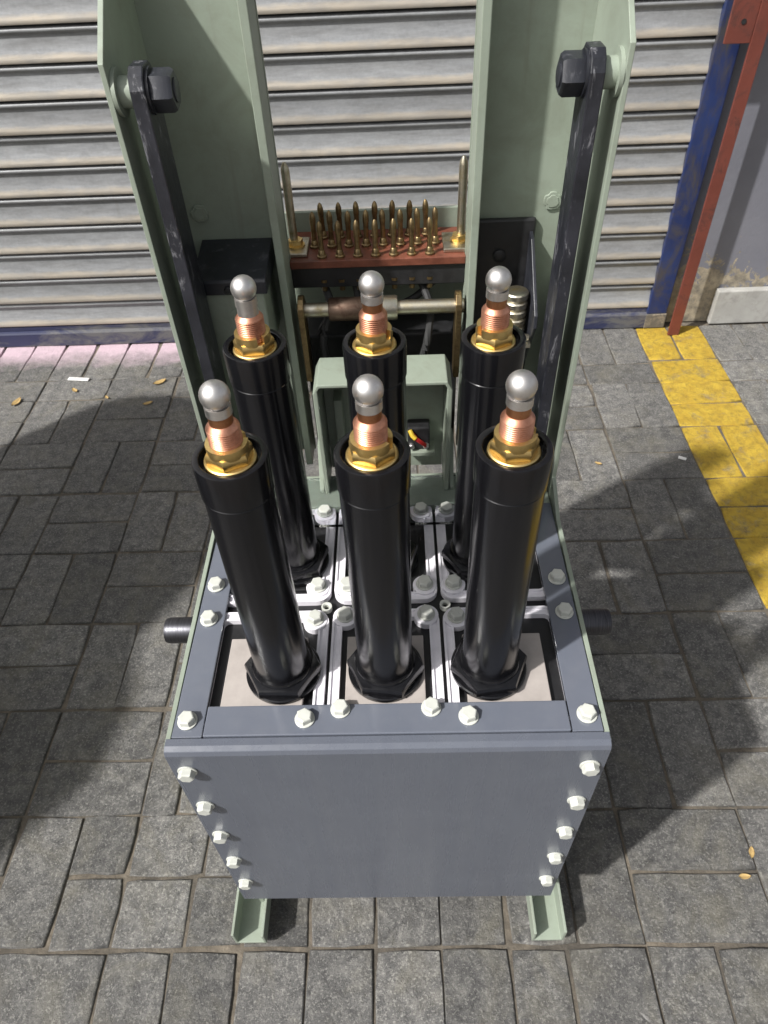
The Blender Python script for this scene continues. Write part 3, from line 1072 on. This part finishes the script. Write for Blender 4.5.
# ---- shaft, collars, links and cables below the contacts
m = MB()
m.lathe([(0.0075, -0.100), (0.0085, -0.099), (0.0085, 0.099), (0.0075, 0.100)], (0.002, 0.450, 0.222), 'x', 28)
shaft = part(m, 'cross_shaft', 'zinc')
m = MB()
m.lathe([(0.0125, -0.060), (0.0138, -0.058), (0.0138, -0.020), (0.0125, -0.018)], (0, 0.450, 0.222), 'x', 28)
part(m, 'rusty_collar', 'rusty_steel', shaft)
m = MB()
m.lathe([(0.0132, -0.0175), (0.0145, -0.016), (0.0145, 0.020), (0.0135, 0.022)], (0, 0.450, 0.222), 'x', 28)
part(m, 'collar', 'zinc', shaft)
for x in (-0.092, 0.094):
    m = MB()
    prof_l = []
    for k in range(9):
        a = math.radians(k * 180 / 8)
        prof_l.append((0.447 + 0.0155 * math.cos(a), 0.226 + 0.0155 * math.sin(a)))
    prof_l += [(0.4345, 0.130), (0.4565, 0.130)]
    m.prism(prof_l, 'x', x - 0.0035, x + 0.0035)
    part(m, 'shaft_link', 'dull_brass', None, 0.0008)
cab = [[(-0.07, 0.50, 0.235), (-0.06, 0.47, 0.215), (-0.072, 0.455, 0.17), (-0.06, 0.46, 0.10), (-0.05, 0.46, 0.02)],
       [(0.05, 0.50, 0.235), (0.062, 0.47, 0.21), (0.058, 0.445, 0.18), (0.045, 0.44, 0.12), (0.05, 0.45, 0.02)],
       [(-0.03, 0.50, 0.235), (-0.02, 0.48, 0.19), (0.00, 0.48, 0.15), (0.01, 0.47, 0.02)],
       [(0.08, 0.51, 0.235), (0.03, 0.50, 0.20), (-0.05, 0.49, 0.20), (-0.085, 0.49, 0.14), (-0.08, 0.48, 0.02)]]
def smooth_path(pts, n=8):
    P = [Vector(p) for p in pts]
    P = [P[0] * 2 - P[1]] + P + [P[-1] * 2 - P[-2]]
    out = []
    for i in range(1, len(P) - 2):
        for k in range(n):
            t = k / n
            a, b, c, d = P[i - 1:i + 3]
            out.append(0.5 * ((2 * b) + (c - a) * t + (2 * a - 5 * b + 4 * c - d) * t * t + (3 * b - a - 3 * c + d) * t ** 3))
    out.append(P[-2])
    return out
for c in cab:
    part(MB().tube(smooth_path(c), 0.0048, 8), 'cable', 'rubber')
# dark body of the operating mechanism behind the tubes
m = MB()
m.box(-0.100, 0.100, 0.486, 0.555, -0.02, 0.165)
part(m, 'mechanism_case', 'black_matt', bevel=0.003)

# ---- green U bracket behind the middle tube
m = MB()
o_ = [(-0.080, 0.000), (-0.080, 0.163), (-0.074, 0.175), (0.078, 0.175), (0.084, 0.163), (0.084, 0.000), (0.078, 0.000), (0.078, 0.166), (0.075, 0.1705), (-0.071, 0.1705), (-0.074, 0.166), (-0.074, 0.000)]
m.prism(o_, 'y', 0.361, 0.420)
ub = part(m, 'bracket', 'green_paint', bevel=0.0012)
m = MB()
m.box(-0.0735, 0.0775, 0.4155, 0.4195, 0.0, 0.165)
part(m, 'bracket_back', 'green_paint', ub)
m = MB()
m.box(-0.060, -0.050, 0.392, 0.415, 0.004, 0.130)
part(m, 'bracket_rib', 'green_paint', ub, 0.0008)
m = MB()
m.box(0.020, 0.0665, 0.388, 0.415, 0.040, 0.046)
sh = part(m, 'bracket_shelf', 'green_paint', ub, 0.0008)
m = MB()
m.box(0.031, 0.060, 0.394, 0.4145, 0.0463, 0.082, 0.002)
jb = part(m, 'terminal_block', 'black_matt')
part(MB().tube([(0.036, 0.393, 0.076), (0.042, 0.387, 0.070), (0.050, 0.388, 0.062), (0.055, 0.392, 0.054)], 0.0028, 8), 'red_lead', 'red_wire', jb)
part(MB().tube([(0.034, 0.393, 0.080), (0.037, 0.388, 0.075), (0.041, 0.386, 0.071)], 0.0030, 8), 'yellow_lead', 'yellow_wire', jb)
for x in (0.036, 0.055):
    part(MB().lathe([(0.004, 0), (0.004, -0.004), (0.003, -0.005)], (x, 0.394, 0.054), 'y', 14), 'terminal_screw', 'silver', jb)
for sx in (-1, 1):
    m = MB()
    x = sx * 0.086 + 0.002
    m.prism([(0.362, 0.0008), (0.420, 0.0008), (0.420, 0.060), (0.392, 0.060)], 'x', x - 0.0028, x + 0.0028)
    part(m, 'gusset', 'green_paint', None, 0.0006)

# ------------------------------------------------------------------ litter on the paving
def leaf(x, y, s, a, label, mat='dry_leaf', curl=0.25):
    m = MB()
    n = 6
    vs, fs = [], []
    for i in range(n + 1):
        t = i / n
        w = math.sin(math.pi * t) ** 0.7 * 0.45 * (1 + rnd.uniform(-.15, .15))
        z = curl * (t - .5) ** 2 * s * 2
        for k, u in enumerate((-w, 0, w)):
            vs.append(((t - .5) * 2 * s, u * s, z + (0.12 * s if k != 1 else 0)))
        for k, u in enumerate((-w, 0, w)):
            vs.append(((t - .5) * 2 * s, u * s, z + (0.12 * s if k != 1 else 0) + 0.0006))
    for i in range(n):
        for k in (0, 1):
            a0, b0 = i * 6 + k, (i + 1) * 6 + k
            fs += [(a0, a0 + 1, b0 + 1, b0), (a0 + 3, b0 + 3, b0 + 4, a0 + 4)]
    m.add(vs, fs)
    o = m.build('dry_leaf', mat, None, (x, y, 0.0016))
    o.rotation_euler = (0, 0, a)
    tag(o, label, 'leaf', 'dry leaves on the paving')
def gxy(u, v):
    """paving point under a pixel of the photograph"""
    d = M3 @ Vector(((u - 384) / 706.4, (512 - v) / 706.4, -1))
    p = cam.location + d * (-cam.location.z / d.z)
    return p.x, p.y
for (u, v), s, lab in (((17, 403), 0.022, 'dry tan leaf on the paving, nearest the photo\'s left edge'),
                       ((75, 391), 0.014, 'small dry leaf just below the white paper strip'),
                       ((160, 383), 0.022, 'dry tan leaf on lit paving beside the left upright'),
                       ((148, 404), 0.015, 'dry leaf lying where the shadow begins, left of upright'),
                       ((107, 398), 0.010, 'tiny dry leaf in a joint below the paper strip'),
                       ((598, 464), 0.010, 'tiny dry leaf on grey paving right of the uprights'),
                       ((751, 853), 0.010, 'tiny yellow leaf in a joint at the lower right'),
                       ((744, 877), 0.010, 'tiny yellow leaf on a paver at the lower right')):
    x, y = gxy(u, v)
    leaf(x, y, s, rnd.uniform(0, 3), lab)
x, y = gxy(79, 380)
m = MB().box(-0.034, 0.034, -0.007, 0.007, 0.0, 0.0035, 0.0012)
o = m.build('paper_strip', 'paper', None, (x, y, 0.0015))
o.rotation_euler = (0, 0, -0.12)
tag(o, 'white rolled paper strip on the paving near the shutter', 'litter')
x, y = gxy(682, 459)
m = MB().box(-0.010, 0.010, -0.005, 0.005, 0.0, 0.003, 0.001)
o = m.build('paper_scrap', 'paper', None, (x, y, 0.0015))
o.rotation_euler = (0, 0, -0.5)
tag(o, 'tiny white paper scrap on grey paving beside the yellow strip', 'litter')

# ------------------------------------------------------------------ added shape out of view to the left, outlined to shade the paving
sil = [(-0.47, 0.60), (-0.42, 0.90), (-0.362, 1.04), (-0.315, 1.17), (-0.20, 1.22), (-0.09, 1.19), (-0.01, 1.18), (0.06, 1.28), (0.134, 1.38), (0.30, 1.42), (0.55, 1.42), (0.73, 1.33), (0.832, 1.17), (0.882, 1.12), (0.968, 0.955), (0.933, 0.703), (0.836, 0.56), (0.70, 0.38)]
m = MB()
NX = 5
vs, fs = [], []
for i in range(NX):
    t = i / (NX - 1)
    x = -1.60 + 0.20 * t
    sc = 0.93 + 0.07 * math.sin(math.pi * t) ** 0.5
    vs += [(x, sil[0][0] - 0.02, 0.0)]
    vs += [(x, 0.25 + (y - 0.25) * (0.5 + 0.5 * sc), zz * sc + 0.006 * math.sin(9 * y + 5 * t)) for y, zz in sil]
    vs += [(x, sil[-1][0] - 0.10, 0.0)]
n = len(sil) + 2
for i in range(NX - 1):
    for k in range(n - 1):
        fs.append((i * n + k, i * n + k + 1, (i + 1) * n + k + 1, (i + 1) * n + k))
    fs.append((i * n, (i + 1) * n, (i + 1) * n + n - 1, i * n + n - 1))
fs.append(tuple(range(n)))
fs.append(tuple(range((NX - 1) * n, NX * n)))
m.add(vs, fs, True)
o = m.build('shadow_blocker', 'blocker_grey', None, (0, 0, 0.002))
tag(o, 'added dark shape out of view left of the truck, shading the paving', 'load')  # an added shape rather than a load; it shades the paving
